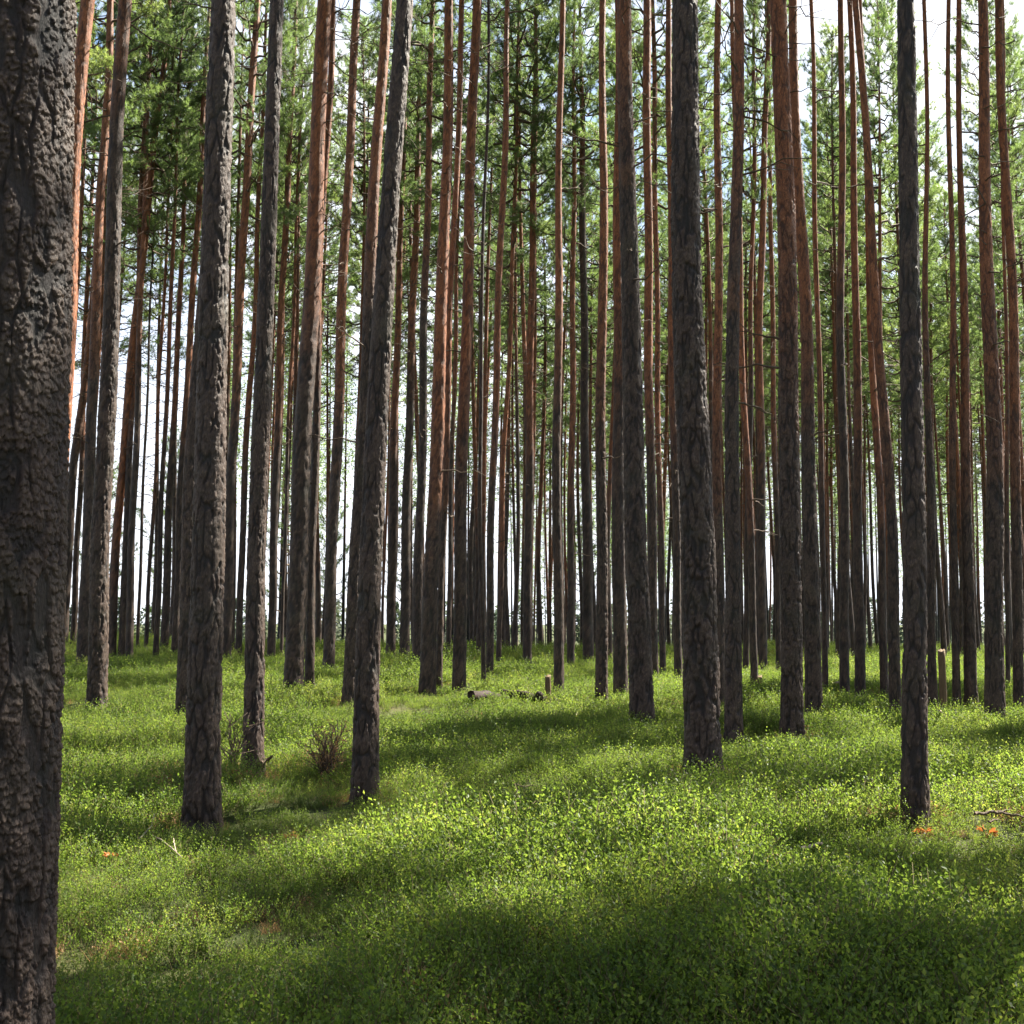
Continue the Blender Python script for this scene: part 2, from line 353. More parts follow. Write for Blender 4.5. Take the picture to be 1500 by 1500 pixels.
# ------------------------------------------------------------------ crowns (each 9 m tall, axis on z, dead twigs below 0)
def crown_mesh(seed, Rc=1.9, nb=62, dens=1.0):
    rs = np.random.RandomState(seed); B = Buf(); L = 9.
    ang = rs.rand()*6
    tb, td, tt = [], [], []
    for i in range(nb):
        t = ((i+rs.rand())/nb)**.85
        if t < .3 and rs.rand() < .35: continue
        ang += 2.4+rs.normal()*.3
        z = t*L*.96
        ln = Rc*min(1., 1.1*(1-t)**.65+.16)*(.55+.6*rs.rand())*(.75+.5*min(t/.25, 1)*.5)
        up = .10+.65*t+rs.normal()*.12
        d = np.array([math.cos(ang), math.sin(ang), up]); d /= np.linalg.norm(d)
        n = 7; s = np.linspace(0, 1, n)
        pts = np.array([0, 0, z])+d*ln*s[:, None]; pts[:, 2] += .25*ln*s**2-.14*ln*np.sin(s*np.pi)
        pts[1:] += rs.normal(size=(n-1, 3))*.045*ln
        B.tube(pts, np.linspace(.016+.014*ln, .005, n), 4, 0)
        tint = np.clip(rs.rand()*.8+.1, 0, 1)
        m = int(9*dens*(ln/Rc+.45))
        for k in range(m):
            s0 = .38+.62*rs.rand()**.8
            p0 = np.array([np.interp(s0, s, pts[:, c]) for c in range(3)])
            side = np.cross(d, [0, 0, 1.]); side /= np.linalg.norm(side)
            td_ = d*(.55+.3*rs.rand())+side*rs.uniform(-1, 1)*.95+np.array([0, 0, 1.])*rs.uniform(-.1, .55)
            td_ /= np.linalg.norm(td_); tl = rs.uniform(.28, .62)*(1.1-.3*t)
            p1 = p0+td_*tl+np.array([0, 0, .08*tl])
            B.tube(np.array([p0, (p0+p1)/2+rs.normal(size=3)*.02, p1]), [.006, .005, .003], 3, 0)
            nt_ = 4
            for q_ in range(nt_):
                u = .35+.7*(q_+.3)/nt_
                tb.append(p0+(p1-p0)*u+rs.normal(size=3)*.035); td.append(td_+np.array([0, 0, .25])+rs.normal(size=3)*.5); tt.append(tint)
    tb = np.array(tb); td = np.array(td); tt = np.array(tt); nbld = 30
    td /= np.linalg.norm(td, axis=1)[:, None]
    base = np.repeat(tb, nbld, 0); dd = np.repeat(td, nbld, 0)*.62+rs.normal(size=(len(base), 3))*.62
    base = base+np.repeat(td, nbld, 0)*(rs.rand(len(base), 1)*.09)
    B.blades(base, dd, rs.uniform(.08, .15, len(base)), .0100, 1, np.clip(np.repeat(tt, nbld)+rs.normal(size=len(base))*.12, 0, 1), rs)
    # dead twigs and bare snags below the living crown
    for i in range(34):
        z = -6.5*rs.rand()**1.25; a = rs.rand()*6.28; ln = rs.uniform(.25, 1.5)*(.5+.5*(z+6.5)/6.5)
        d = np.array([math.cos(a), math.sin(a), rs.uniform(-.35, .45)]); s = np.linspace(0, 1, 6)
        pts = np.array([0, 0, z])+d*ln*s[:, None]; pts[1:] += rs.normal(size=(5, 3))*.05*ln
        B.tube(pts, np.linspace(.013, .004, 6), 3, 0)
        for k in range(int(ln*4)):
            p0 = pts[rs.randint(2, 6)]; p1 = p0+(d*.7+rs.normal(size=3)*.55)*ln*.35
            B.tube(np.array([p0, (p0+p1)/2+rs.normal(size=3)*.03, p1]), [.006, .005, .003], 3, 0)
    return B.build('crown', [TWIG, NEEDLE])
CROWNS = [crown_mesh(100+k, Rc=rc, nb=nb, dens=d) for k, (rc, nb, d) in enumerate([(1.6, 60, 1.0), (1.9, 54, .95), (1.4, 62, 1.0), (1.7, 50, .95), (2.0, 58, 1.0), (1.35, 54, .95)])]

CROWNS += [crown_mesh(140, 2.1, 66, 2.3), crown_mesh(141, 1.9, 70, 2.3), crown_mesh(142, 1.3, 30, .55)]  # two dense crowns for the added shade pines, one sparse to let sun through
def place_crown(root, base_pt, top_pt, k, wide=1.):
    d = Vector(top_pt)-Vector(base_pt)
    o = link('crown', CROWNS[k], root, base_pt)
    q = d.to_track_quat('Z', 'Y') @ Quaternion((0, 0, 1), rnd.random()*6.28)
    o.rotation_mode = 'QUATERNION'; o.rotation_quaternion = q
    s = d.length/9; o.scale = (wide*s**.5, wide*s**.5, s)
    return o

# ---- where the photo's forest floor lies in sun (+) and in shade (-): used to choose which pines carry broad crowns and where unseen ones are added
PATCHES = [  # x0, y0, x1, y1, value in photo pixels
    (80, 1030, 520, 1135, 1.6), (560, 1035, 1000, 1085, 1), (570, 1085, 700, 1105, 1), (1370, 1058, 1500, 1095, 1), (1080, 1110, 1330, 1165, 1), (980, 1120, 1130, 1185, 1), (840, 1140, 1000, 1172, 1),
    (900, 1240, 1240, 1325, 2.2), (80, 1262, 620, 1308, 1.8), (560, 970, 1000, 1012, .4), (1350, 1200, 1440, 1240, .7), (1180, 1180, 1330, 1230, .5), (620, 1285, 880, 1310, .5),
    (590, 1092, 1000, 1145, -1), (800, 1060, 1000, 1085, -.8), (1060, 1035, 1150, 1070, -.7), (1370, 1100, 1500, 1130, -1.4), (1380, 1150, 1500, 1190, -1.4),
    (80, 1175, 620, 1250, -1), (80, 1325, 620, 1430, -1), (630, 1330, 1000, 1440, -1), (860, 1180, 1000, 1235, -2.2), (1000, 1195, 1170, 1238, -2.6), (1000, 1345, 1500, 1500, -1), (1430, 1240, 1500, 1400, -1), (620, 1180, 860, 1240, -.6)]
_sp = []; _sv = []
for px_ in range(90, 1500, 26):
    for py_ in range(985, 1495, 9):
        v_ = 0
        for (a_, b_, c_, d_, e_) in PATCHES:
            if a_ <= px_ <= c_ and b_ <= py_ <= d_: v_ = e_
        if v_:
            _sp.append(ground(px_, py_)); _sv.append(v_*(.5+.5*(py_-960)/500))
for (bx_, by_, pts_, wt_) in [   # trunks whose right sides stand in sun
    (62, 1060, [(75, 850), (88, 650), (97, 480), (110, 250), (128, 40)], 5), (371, 1112, [(372, 1000), (378, 750), (386, 480), (400, 200)], 4), (429, 1016, [(432, 900), (446, 650), (462, 350), (473, 60)], 4),
    (625, 1012, [(630, 860), (642, 600), (652, 300)], 4), (672, 1013, [(675, 900), (680, 600), (690, 250)], 4), (941, 1062, [(936, 900), (927, 600), (918, 200)], 4), (534, 1152, [(540, 900), (552, 640), (575, 300)], 4),
    (512, 1028, [(550, 300), (562, 60)], 3), (819, 1013, [(818, 850), (817, 550), (822, 200)], 3), (1074, 1078, [(1074, 900), (1074, 600), (1079, 200)], 3), (1031, 1127, [(1020, 700), (1006, 250)], 3), (881, 1026, [(881, 700), (883, 250)], 2), (163, 962, [(185, 600), (210, 350)], 3)]:
    _, Y_, _ = ground(bx_, by_)
    for (a_, b_) in pts_:
        X_, Z_ = at_depth(a_, b_, Y_); _sp.append((X_+.1, Y_, Z_)); _sv.append(wt_)
for b_ in range(40, 1130, 90): _sp.append((-1.16, 3.05, at_depth(90, b_, 3.)[1])); _sv.append(-7.)
_sp = np.array(_sp); _sv = np.array(_sv); _cov = np.zeros(len(_sv))
def shade(x, y, z0, zc, H, r):
    u = np.array([math.sin(SUN_AZ), math.cos(SUN_AZ)]); dx = x-_sp[:, 0]; dy = y-_sp[:, 1]
    al = dx*u[0]+dy*u[1]; pe = np.abs(dx*u[1]-dy*u[0]); zz = _sp[:, 2]+al*math.tan(SUN_EL)
    return np.clip(1-(pe/r)**2, 0, 1)*((zz > z0+zc-.5) & (zz < z0+H+.5) & (al > 0))
def gain(c): return float((np.where(_sv < 0, -_sv*np.clip(1-_cov, 0, 1), -1.25*_sv)*c).sum())
TREES = []   # (x, y, r) for spacing and ground cover
GROUP = 'pines of the forest'
def dead_branch_mesh(seed):
    rs = np.random.RandomState(seed); B = Buf(); L = rs.uniform(.35, 1.3); s = np.linspace(0, 1, 7)
    pts = np.stack([L*s, rs.normal()*.1*L*s**2, L*(rs.uniform(-.25, .35)*s+rs.uniform(-.2, .2)*s**2)], -1); pts[1:] += rs.normal(size=(6, 3))*.03*L
    B.tube(pts, np.linspace(.017, .005, 7), 5, 0)
    for k in range(rs.randint(1, 4)):
        p0 = pts[rs.randint(2, 6)]; p1 = p0+np.array([.3, rs.normal()*.25, rs.normal()*.22])*L
        B.tube(np.array([p0, (p0+p1)/2+rs.normal(size=3)*.02, p1]), [.008, .006, .003], 4, 0)
    return B.build('dead_branch', [TWIG])
DEAD = [dead_branch_mesh(700+k) for k in range(8)]
def pine(label, base, wb, ctrl, wt, orange_y=None, Y=None, H=None, zc=None, crown=True, val=.5, seed=None):
    """base: pixel of the trunk foot, wb and wt: trunk width in pixels there and at the last control pixel"""
    k = len(TREES); seed = seed or 40+k*7
    if Y is None: bx, Y, _ = ground(*base, up=.14); bz = ter(bx, Y)
    else: bx, bz = at_depth(base[0], base[1], Y); bz = ter(bx, Y)
    dep = lambda zz: Y*math.cos(P)+(zz-EYE)*math.sin(P)
    pz = [bz]; pxs = [bx]
    for (cx, cy) in ctrl:
        X, Zz = at_depth(cx, cy, Y); pz.append(Zz); pxs.append(X)
    rb = wb/2/F*dep(bz); rt = wt/2/F*dep(pz[-1])
    zt = pz[-1]-bz
    H = H or rnd.uniform(23.5, 26.5)
    zz = np.array(pz)-bz; xx = np.array(pxs)-bx
    if zt < H-1:
        sl = (xx[-1]-xx[0])/(zt)*.7
        zz = np.append(zz, H); xx = np.append(xx, xx[-1]+sl*(H-zt))
    fine = np.linspace(-.5, H, 300); fx = np.interp(fine, zz, xx)
    ker = np.hanning(41); ker /= ker.sum(); fx = np.convolve(np.pad(fx, 20, mode='reflect', reflect_type='odd'), ker, 'valid')
    ph = rnd.random()*6; wob = .045*min(1, Y/15)
    def ax(z): return np.interp(z, fine, fx)+wob*.5*np.sin(z*.9+ph)*sst(.5, 3, z), wob*np.sin(z*.6+ph*2)*sst(.5, 4, z)
    def rad(z):
        z = np.asarray(z, float)
        zk = min(max(zt, 3), H*.72); r = np.interp(z, [0, zk, H], [rb, rb+(min(rt, rb)-rb)*zk/max(zt, 3), .025])
        return r*(1+.22*np.exp(-np.maximum(z, 0)/.22))
    if Y < 6: sides, dz = 420, .0036
    elif Y < 14.5: sides, dz = 96, .014
    elif Y < 21: sides, dz = 64, .026
    elif Y < 32: sides, dz = 36, .05
    else: sides, dz = 20, .10
    ztop = min(H-1, EYE-bz+.62*Y+.4)
    me = trunk_mesh('trunk', ax, rad, H, sides, dz, ztop, seed, .0135 if Y < 6 else .024 if Y < 21 else .020, .78 if Y < 6 else .95 if Y < 21 else 1.3)
    root = bpy.data.objects.new('pine_tree', None); COL.objects.link(root); root.location = (bx, Y, bz); root.empty_display_size = .3
    tag(root, label, 'pine tree', GROUP)
    t = link('trunk', me, root)
    oz = 30. if orange_y is None else at_depth(base[0], orange_y, Y)[1]-bz
    t.color = (oz/25., .9, val, 1)
    if crown:
        zc = zc or (max(rnd.uniform(13.5, 16), min(EYE-bz+.60*Y+.5, 17.5)) if Y < 30 else rnd.uniform(12.5, 15.5))
        gg = gain(shade(bx, Y, bz, zc, H, 1.7)); wide = rnd.uniform(.85, 1.05)
        if gg < 0:
            wide = .5 if gg > -2 or Y > 30 else .36
            if Y < 30: zc = max(zc, H-6.5)
        global _cov
        _cov = _cov+.45*shade(bx, Y, bz, zc, H, 1.7*wide)
        cb = ax(np.array([zc])); ct = ax(np.array([H]))
        place_crown(root, (cb[0][0], cb[1][0], zc), (ct[0][0], ct[1][0], H+.3), 8 if gg < -2 and Y < 30 else k % 6, wide)
    if Y > 13:
        for q_ in range(rnd.randint(2, 5)):
            z_ = rnd.uniform(3.5, min(14, H*.6)); p_ = ax(np.array([z_])); a_ = rnd.random()*6.28; r_ = float(rad(z_))*.85
            link('dead_branch', DEAD[rnd.randrange(8)], root, (p_[0][0]+math.cos(a_)*r_, p_[1][0]+math.sin(a_)*r_, z_), (0, 0, a_))
    TREES.append((bx, Y, rb))
    return root

# ---- the pines one can tell apart, nearest and most striking first
pine('huge dark foreground pine cut off by the left edge of the photo', (-27, 1500), 192, [(-5, 750), (20, 0)], 186, Y=3.0, val=.46)
pine('thick dark grey pine second from the left in the foreground, its foot in shaded bilberry', (296, 1196), 50, [(304, 750), (330, 0)], 34, val=.42)
pine('rough barked dark pine rising slightly bent left of centre, brown dry bush at its foot', (534, 1152), 37, [(541, 800), (551, 640), (564, 450), (581, 180), (594, 0)], 24, val=.48)
pine('knobbly pine with sunlit flaky right side behind the dark foreground pine on the left', (371, 1112), 29, [(377, 750), (386, 480), (409, 0)], 19, val=.62)
pine('stoutest dark fissured pine right of centre, widest trunk of the middle ground', (1031, 1127), 52, [(1020, 750), (1008, 450), (1002, 0)], 36, val=.42)
pine('dark straight pine near the right edge whose foot stands lowest on that side', (1338, 1186), 36, [(1340, 750), (1335, 450), (1326, 0)], 24, val=.40)
pine('tall dark pine with a bright curved sunlit right edge, left of the stoutest pine', (941, 1062), 35, [(932, 750), (922, 450), (915, 0)], 20, 120, val=.5)
pine('straight thick pine turning orange above, right of the stoutest pine', (1160, 1075), 31, [(1158, 750), (1155, 480), (1142, 0)], 23, 430, val=.52)
pine('brown pine with pale sunlit edge close on the right of the stoutest pine', (1074, 1078), 25, [(1073, 750), (1075, 450), (1082, 0)], 13, 300, val=.5)
pine('dark grey pine standing third from the left beside the huge trunk', (142, 1033), 28, [(150, 750), (160, 450), (184, 0)], 18, 60, val=.56)
pine('leaning bright orange pine glowing in full sun at the huge trunk\'s upper right side', (62, 1060), 24, [(82, 750), (97, 480), (108, 260), (131, 0)], 19, 800, val=.95)
pine('brown pine half hidden behind the left side of the thick dark second pine', (270, 1053), 26, [(280, 750), (300, 450), (322, 0)], 16, 250, val=.6)
pine('orange topped pine with broad sunlit edge left of the bent rough pine', (429, 1016), 29, [(440, 750), (455, 450), (475, 0)], 20, 430, val=.6)
pine('thin pine hugging the right side of the orange topped pine at left', (453, 1008), 14, [(458, 750), (466, 450), (484, 100)], 9, 500, val=.5)
pine('slim orange pine left of the bent rough pine with a dark foot in the grass', (481, 985), 17, [(489, 750), (503, 400), (523, 0)], 11, 600, val=.6)
pine('smooth pinkish topped pine tucked behind the left of the bent rough pine', (512, 1028), 22, [(526, 750), (542, 420), (565, 0)], 14, 330, val=.62)
pine('glowing orange pine with bright right side left of the centre', (625, 1012), 23, [(635, 750), (648, 450), (659, 0)], 13, 700, val=.78)
pine('thin sunlit twin at the right side of the glowing orange pine', (642, 1004), 10, [(650, 750), (662, 400), (678, 0)], 8, 650, val=.7)
pine('greyish pine just left of the glowing orange pine', (610, 980), 14, [(616, 750), (622, 450), (630, 150)], 9, 380, val=.55)
pine('straight orange pine with a white sunlit strip and a dark tuft at its foot', (672, 1013), 20, [(676, 750), (683, 450), (698, 0)], 13, 620, val=.7)
pine('very thin dark pole pine right of the pine with the tufted foot', (709, 1005), 7, [(704, 750), (703, 500), (714, 200)], 4.5, None, val=.5)
pine('orange brown pine left of the log, bending right towards its crown', (717, 993), 11, [(720, 750), (730, 450), (740, 200)], 9, 650, val=.65)
pine('wavy thin pale orange pine directly right of the bending one near the log', (730, 973), 8, [(738, 660), (748, 480), (753, 330)], 6, 800, val=.8)
pine('pine with orange upper trunk behind the middle of the fallen log', (772, 974), 13, [(775, 700), (778, 450), (783, 200)], 9, 640, val=.6)
pine('slender bright orange pine rising just right of the short post', (819, 1013), 15, [(816, 700), (817, 450), (823, 0)], 8, 520, val=.72)
pine('thin reddish pine between the short post\'s slender neighbour and a grey trunk', (836, 977), 11, [(837, 700), (840, 400)], 8, 700, val=.55)
pine('dark grey straight pine against the bright sky right of the short post', (862, 977), 16, [(858, 700), (855, 450), (853, 260)], 9, 250, val=.45)
pine('brown pine with thin bright edge left of the tall pine with the curved sunlit edge', (881, 1026), 18, [(881, 700), (882, 450), (884, 0)], 9, 560, val=.6)
pine('broad brown pine partly hidden on the left of the pine with the curved sunlit edge', (909, 1014), 21, [(906, 700), (906, 450), (906, 150)], 12, 500, val=.55)
pine('reddish pine appearing at the right of the pine with the curved sunlit edge', (958, 1000), 14, [(953, 700), (950, 450), (947, 0)], 11, 600, val=.65)
pine('thin orange pine between the curved edge pine and the stoutest pine', (971, 985), 9, [(966, 700), (962, 450), (958, 100)], 7, 700, val=.75)
pine('narrow dark pine touching the left of the stoutest pine', (994, 1003), 12, [(989, 750), (984, 450), (980, 100)], 9, 600, val=.5)
pine('orange pine with white edge squeezed between the stoutest pine and its brown neighbour', (1055, 1028), 15, [(1052, 750), (1051, 450), (1053, 0)], 9, 660, val=.68)
pine('leaning orange pine with lit edge just right of the brown pine with pale edge', (1106, 1010), 11, [(1097, 750), (1089, 550), (1082, 330)], 8, 700, val=.7)
pine('thin dark pine half way between the brown pale edged and the straight thick pine', (1092, 990), 9, [(1096, 750), (1100, 500), (1104, 250)], 6, 500, val=.5)
pine('orange pine with bright edge left of the straight thick pine', (1118, 990), 13, [(1115, 700), (1112, 450), (1125, 100)], 8, 640, val=.7)
pine('slender brown pine against white sky next left of the straight thick pine', (1141, 985), 9, [(1136, 700), (1131, 450), (1128, 250)], 6, 650, val=.55)
pine('dark footed pine leaning left directly right of the straight thick pine', (1192, 1042), 24, [(1187, 750), (1180, 450), (1163, 120)], 13, 520, val=.52)
pine('pale lit slim pine beside the leaning dark footed pine', (1209, 1020), 9, [(1205, 750), (1200, 550), (1196, 380)], 7, 600, val=.85)
pine('grey brown pine with a bent branch at its foot, right of the pale slim pine', (1237, 1024), 14, [(1235, 700), (1233, 450), (1232, 0)], 8, 380, val=.5)
pine('straight reddish pine right of the pine with the bent branch', (1260, 1021), 15, [(1257, 700), (1254, 450), (1250, 250)], 9, 600, val=.55)
pine('thin orange pine seen behind the long left leaning pine on the right', (1296, 1024), 12, [(1288, 750), (1278, 500), (1272, 350)], 8, 700, val=.72)
pine('long left leaning pine with orange upper trunk on the right', (1312, 1054), 17, [(1303, 700), (1286, 450), (1269, 230), (1252, 0)], 9, 600, val=.56)
pine('dark pine close behind the right side of the dark straight right hand pine', (1366, 1028), 13, [(1360, 700), (1358, 450), (1357, 200)], 6, 500, val=.45)
pine('thin brown pine right of the broken snag', (1401, 1029), 11, [(1396, 700), (1394, 450), (1391, 30)], 6, 600, val=.5)
pine('sturdy dark brown pine left of the thick brown pine at the right edge', (1422, 1029), 18, [(1416, 750), (1412, 500), (1408, 200)], 8, 650, val=.5)
pine('thick brown pine with orange upper trunk closest to the right edge foreground', (1457, 1056), 27, [(1454, 700), (1450, 450), (1438, 0)], 13, 560, val=.52)
pine('orange pine leaning left beside the right edge of the photo', (1492, 1034), 15, [(1488, 700), (1482, 420), (1463, 0)], 11, 650, val=.62)
pine('thin pole between the two right edge pines', (1476, 1012), 7, [(1475, 700), (1473, 400)], 5, 650, val=.55)
pine('dark slim pine on the far left crest next to the huge trunk', (92, 950), 13, [(106, 700), (137, 450), (160, 150)], 9, 600, val=.5)
pine('straight brown pine on the left crest half hidden by the dark grey third pine', (120, 980), 17, [(131, 700), (140, 450), (158, 100)], 11, 500, val=.55)
pine('thin pine with lit edge on the left crest just left of the hidden brown one', (107, 948), 9, [(118, 700), (126, 450), (134, 300)], 6, 650, val=.6)
pine('long leaning orange pine lit brightly, right of the dark grey third pine', (163, 962), 13, [(172, 750), (203, 430), (226, 200), (245, 60)], 9, 800, val=.8)
pine('slim dark pine right of the foot of the leaning orange pine', (178, 962), 10, [(186, 750), (204, 400), (215, 100)], 7, 600, val=.5)
pine('purplish dark pine with straight edges against white sky at left', (189, 965), 11, [(195, 750), (205, 480), (212, 300)], 7, 500, val=.45)
pine('hair thin pole pine alone in the white sky gap at left', (201, 955), 5, [(208, 750), (217, 550)], 3.5, None, val=.45)
pine('thin sunlit pine at the right of the white sky gap at left', (213, 957), 6, [(224, 750), (238, 480)], 5, 700, val=.75)
pine('forked looking pair\'s slim brown pine on the left crest', (228, 960), 8, [(238, 720), (250, 450)], 6, 600, val=.55)
pine('dark reddish pine left of the half hidden brown pine', (240, 957), 12, [(250, 700), (264, 430)], 7, 600, val=.55)
pine('pine close beside the half hidden brown pine with red upper trunk', (256, 962), 11, [(265, 720), (283, 420), (298, 180)], 8, 600, val=.6)
pine('brown pine emerging right of the thick dark second pine', (331, 968), 15, [(338, 720), (356, 350), (374, 60)], 10, 560, val=.6)
pine('thin reddish pine between the thick second pine and the knobbly pine', (349, 962), 10, [(358, 700), (372, 480)], 8, 650, val=.65)
pine('dark pine with spruce twigs behind it right of the knobbly pine', (397, 962), 12, [(404, 720), (412, 450), (428, 150)], 8, 600, val=.5)
pine('thin pine right of the dark one behind the knobbly pine', (412, 958), 5, [(420, 700), (436, 300)], 5, 600, val=.6)
pine('reddish pine right of the bent rough pine beside white sky', (572, 967), 14, [(576, 700), (582, 480), (590, 260)], 8, 620, val=.55)
pine('dark twin trunk pine right of the white gap beside the bent rough pine', (592, 970), 15, [(597, 700), (603, 500), (612, 260)], 9, 520, val=.5)
pine('thin dark trunk between the glowing orange pine\'s twin and the tufted foot pine', (656, 968), 7, [(661, 700), (668, 480)], 6, 600, val=.5)

# ---- pines further back
SIDES = 14
def stock_trunk(k):
    rs = np.random.RandomState(300+k); H = 25.; a, b = rs.rand(2)*6; am = .10+.12*rs.rand()
    def ax(z): return am*np.sin(z*.22+a)*sst(0, 6, z), am*np.sin(z*.17+b)*sst(0, 6, z)
    def rad(z): return np.interp(z, [0, 3, 15, H], [.15, .125, .085, .02])*(1+.25*np.exp(-np.maximum(z, 0)/.25))
    me = trunk_mesh('trunk', ax, rad, H, SIDES, .13, 18, 900+k*11, .017, 1.3)
    return me, ax
STOCK = [stock_trunk(k) for k in range(8)]
def stock_pine(x, y, label, H=None, rs=1., zc=None, oz=None, val=None, group=GROUP, lean=.012, wide=None, ck=None):
    k = rnd.randrange(8); me, ax = STOCK[k]; H = H or rnd.uniform(22.5, 26.5)
    root = bpy.data.objects.new('pine_tree', None); COL.objects.link(root); root.location = (x, y, ter(x, y)-.05); root.empty_display_size = .3
    root.rotation_euler = (rnd.gauss(0, lean), rnd.gauss(0, lean), rnd.random()*6.28)
    tag(root, label, 'pine tree', group)
    t = link('trunk', me, root, scale=(rs, rs, H/25.))
    t.color = ((oz or rnd.uniform(4, 12))/25., rnd.uniform(.55, 1.), rnd.uniform(.4, .75) if val is None else val, 1)
    zc = zc or rnd.uniform(12., 16.)*H/25
    f = 25./H; b = ax(np.array([zc*f])); c = ax(np.array([25.]))
    place_crown(root, (b[0][0]*rs, b[1][0]*rs, zc), (c[0][0]*rs, c[1][0]*rs, H+.3), rnd.randrange(6) if ck is None else ck, wide or rnd.uniform(.75, 1.15))
    TREES.append((x, y, .15*rs))
    return root
def free(x, y, d):
    return all((x-a)**2+(y-b)**2 > d*d for a, b, r in TREES)
def scatter(n, fn, d, make):
    c = 0; tries = 0
    while c < n and tries < 20000:
        tries += 1; x, y = fn()
        if free(x, y, d): make(x, y); c += 1
    return c
def zone(a0, a1, y0, y1):
    def f():
        y = math.sqrt(rnd.uniform(y0*y0, y1*y1)); return rnd.uniform(a0, a1)*y, y
    return f
scatter(9, zone(-.44, -.23, 38, 54), 2.4, lambda x, y: stock_pine(x, y, 'slender distant pine near the forest edge among the thin left hand trunks', rs=rnd.uniform(.6, .95)))
scatter(36, zone(-.23, .02, 43, 66), 2.2, lambda x, y: stock_pine(x, y, 'slender distant pine in the row behind the log left of the centre', rs=rnd.uniform(.6, 1.)))
scatter(64, zone(.0, .22, 46, 92), 2.2, lambda x, y: stock_pine(x, y, 'slender distant pine in the crowd behind the stoutest pine', rs=rnd.uniform(.65, 1.05)))
scatter(92, zone(.20, .50, 48, 98), 2.2, lambda x, y: stock_pine(x, y, 'slender distant pine in the dense brown crowd at right', rs=rnd.uniform(.65, 1.05)))
scatter(10, zone(.15, .47, 35, 46), 1.8, lambda x, y: stock_pine(x, y, 'tall crowned pine in the middle of the right hand crowd', rs=rnd.uniform(.7, .9), wide=rnd.uniform(.8, 1.05), zc=rnd.uniform(13, 15)))
scatter(9, zone(-.40, .12, 35, 44), 2., lambda x, y: stock_pine(x, y, 'tall crowned pine between the nearer trunks left of the stoutest pine', rs=rnd.uniform(.7, .9), wide=rnd.uniform(.9, 1.2), zc=rnd.uniform(14, 16)))
# unseen pines added beyond the right edge, their dense crowns placed for shade
stock_pine(9.2, 9.4, 'unseen pine added outside the right edge to cast shade', H=23.5, zc=12.5, wide=1.15, ck=6, group='added shade pines outside the right edge')  # unseen, set by hand to keep the huge left trunk in shade
_cov = _cov+.7*shade(9.2, 9.4, ter(9.2, 9.4), 12.5, 23.5, 1.95)
cands = []
while len(cands) < 1500:
    y = rnd.uniform(3, 60); x = .475*y+1.5+rnd.uniform(0, 30)
    if free(x, y, 2.5): zc_ = rnd.uniform(13, 18.5); cands.append((x, y, zc_, zc_+rnd.uniform(4.5, 9.5), rnd.uniform(.5, 1.2)))
for it in range(34):
    best = max(cands, key=lambda c: gain(shade(c[0], c[1], ter(c[0], c[1]), c[2], c[3], 1.7*c[4])))
    if gain(shade(best[0], best[1], ter(best[0], best[1]), best[2], best[3], 1.7*best[4])) < .3: break
    _cov = _cov+.7*shade(best[0], best[1], ter(best[0], best[1]), best[2], best[3], 1.7*best[4])
    stock_pine(best[0], best[1], 'unseen pine added outside the right edge to cast shade', H=best[3], zc=best[2], wide=best[4], ck=6+it % 2, group='added shade pines outside the right edge')
    cands = [c for c in cands if (c[0]-best[0])**2+(c[1]-best[1])**2 > 6.5]
print('OUTSIDE', it, len(TREES))
def left_side():
    y = rnd.uniform(6, 45); lo = -.475*y-1.2
    return rnd.uniform(lo-8, lo), y
def behind():
    a = rnd.uniform(-1.9, 1.9); d = rnd.uniform(7, 42); return math.sin(a)*d, -math.cos(a)*d
scatter(56, behind, 3.3, lambda x, y: stock_pine(x, y, 'unseen pine added behind the photographer to block sky light', group='added sky blocking pines behind the photographer'))  # unseen pines added to dim the open sky behind the camera
scatter(20, left_side, 3.2, lambda x, y: stock_pine(x, y, 'unseen pine added outside the left edge to block sky light', group='added sky blocking pines outside the left edge'))  # more unseen pines, added on the left against stray sky light

# ---- young low-branched trees at the far edge of the wood
def young(px, Y, H, label):
    X, _ = at_depth(px, 900, Y)
    stock_pine(X, Y, label, H=H, rs=.5, zc=.2*H, oz=20, group='young low branched trees at the forest edge')
young(257, 72, 15.5, 'young tree with low dark twigs against the sky at the left gap')
young(416, 66, 15., 'young tree with dark hanging twigs right of the knobbly pine')
young(590, 74, 12., 'young low branched tree in the white gap right of the bent rough pine')
young(150, 70, 13., 'young low branched tree between the far left crest pines')
young(478, 72, 13., 'young low branched tree behind the slim orange pine with a dark foot')
young(850, 78, 11., 'young low branched tree in the gap right of the short post')

# ------------------------------------------------------------------ far wood (one mass on the far side of the hollow)
B = Buf(); rs = np.random.RandomState(5)
for k in range(170):
    x = rs.uniform(-190, 190); y = rs.uniform(250, 320); z = ter(x, y); h = rs.uniform(13, 20)*(1.15 if rs.rand() < .3 else 1)
    con = rs.rand() < .6; rw = h*(.17 if con else .3); n = 380
    u = rs.rand(n); rr = (1-u)*rw if con else rw*np.sqrt(np.clip(1-(2*u-1)**2, .05, 1)); a = rs.rand(n)*6.28; q = np.sqrt(rs.rand(n))
    b = np.stack([x+np.cos(a)*rr*q, y+np.sin(a)*rr*q, z+h*(.06+.94*u if con else .25+.75*u)], -1)
    d = rs.normal(size=(n, 3))+np.stack([np.cos(a), np.sin(a), -.3+0*a], -1)
    B.leaves(b, d, rs.normal(size=(n, 3)), rs.uniform(.7, 1.3, n), .8, 0, np.clip(rs.normal(size=n)*.15+(.2 if con else .75), 0, 1))
    B.tube(np.array([[x, y, z-.3], [x, y, z+h*.6]]), [.18, .08], 4, 1)
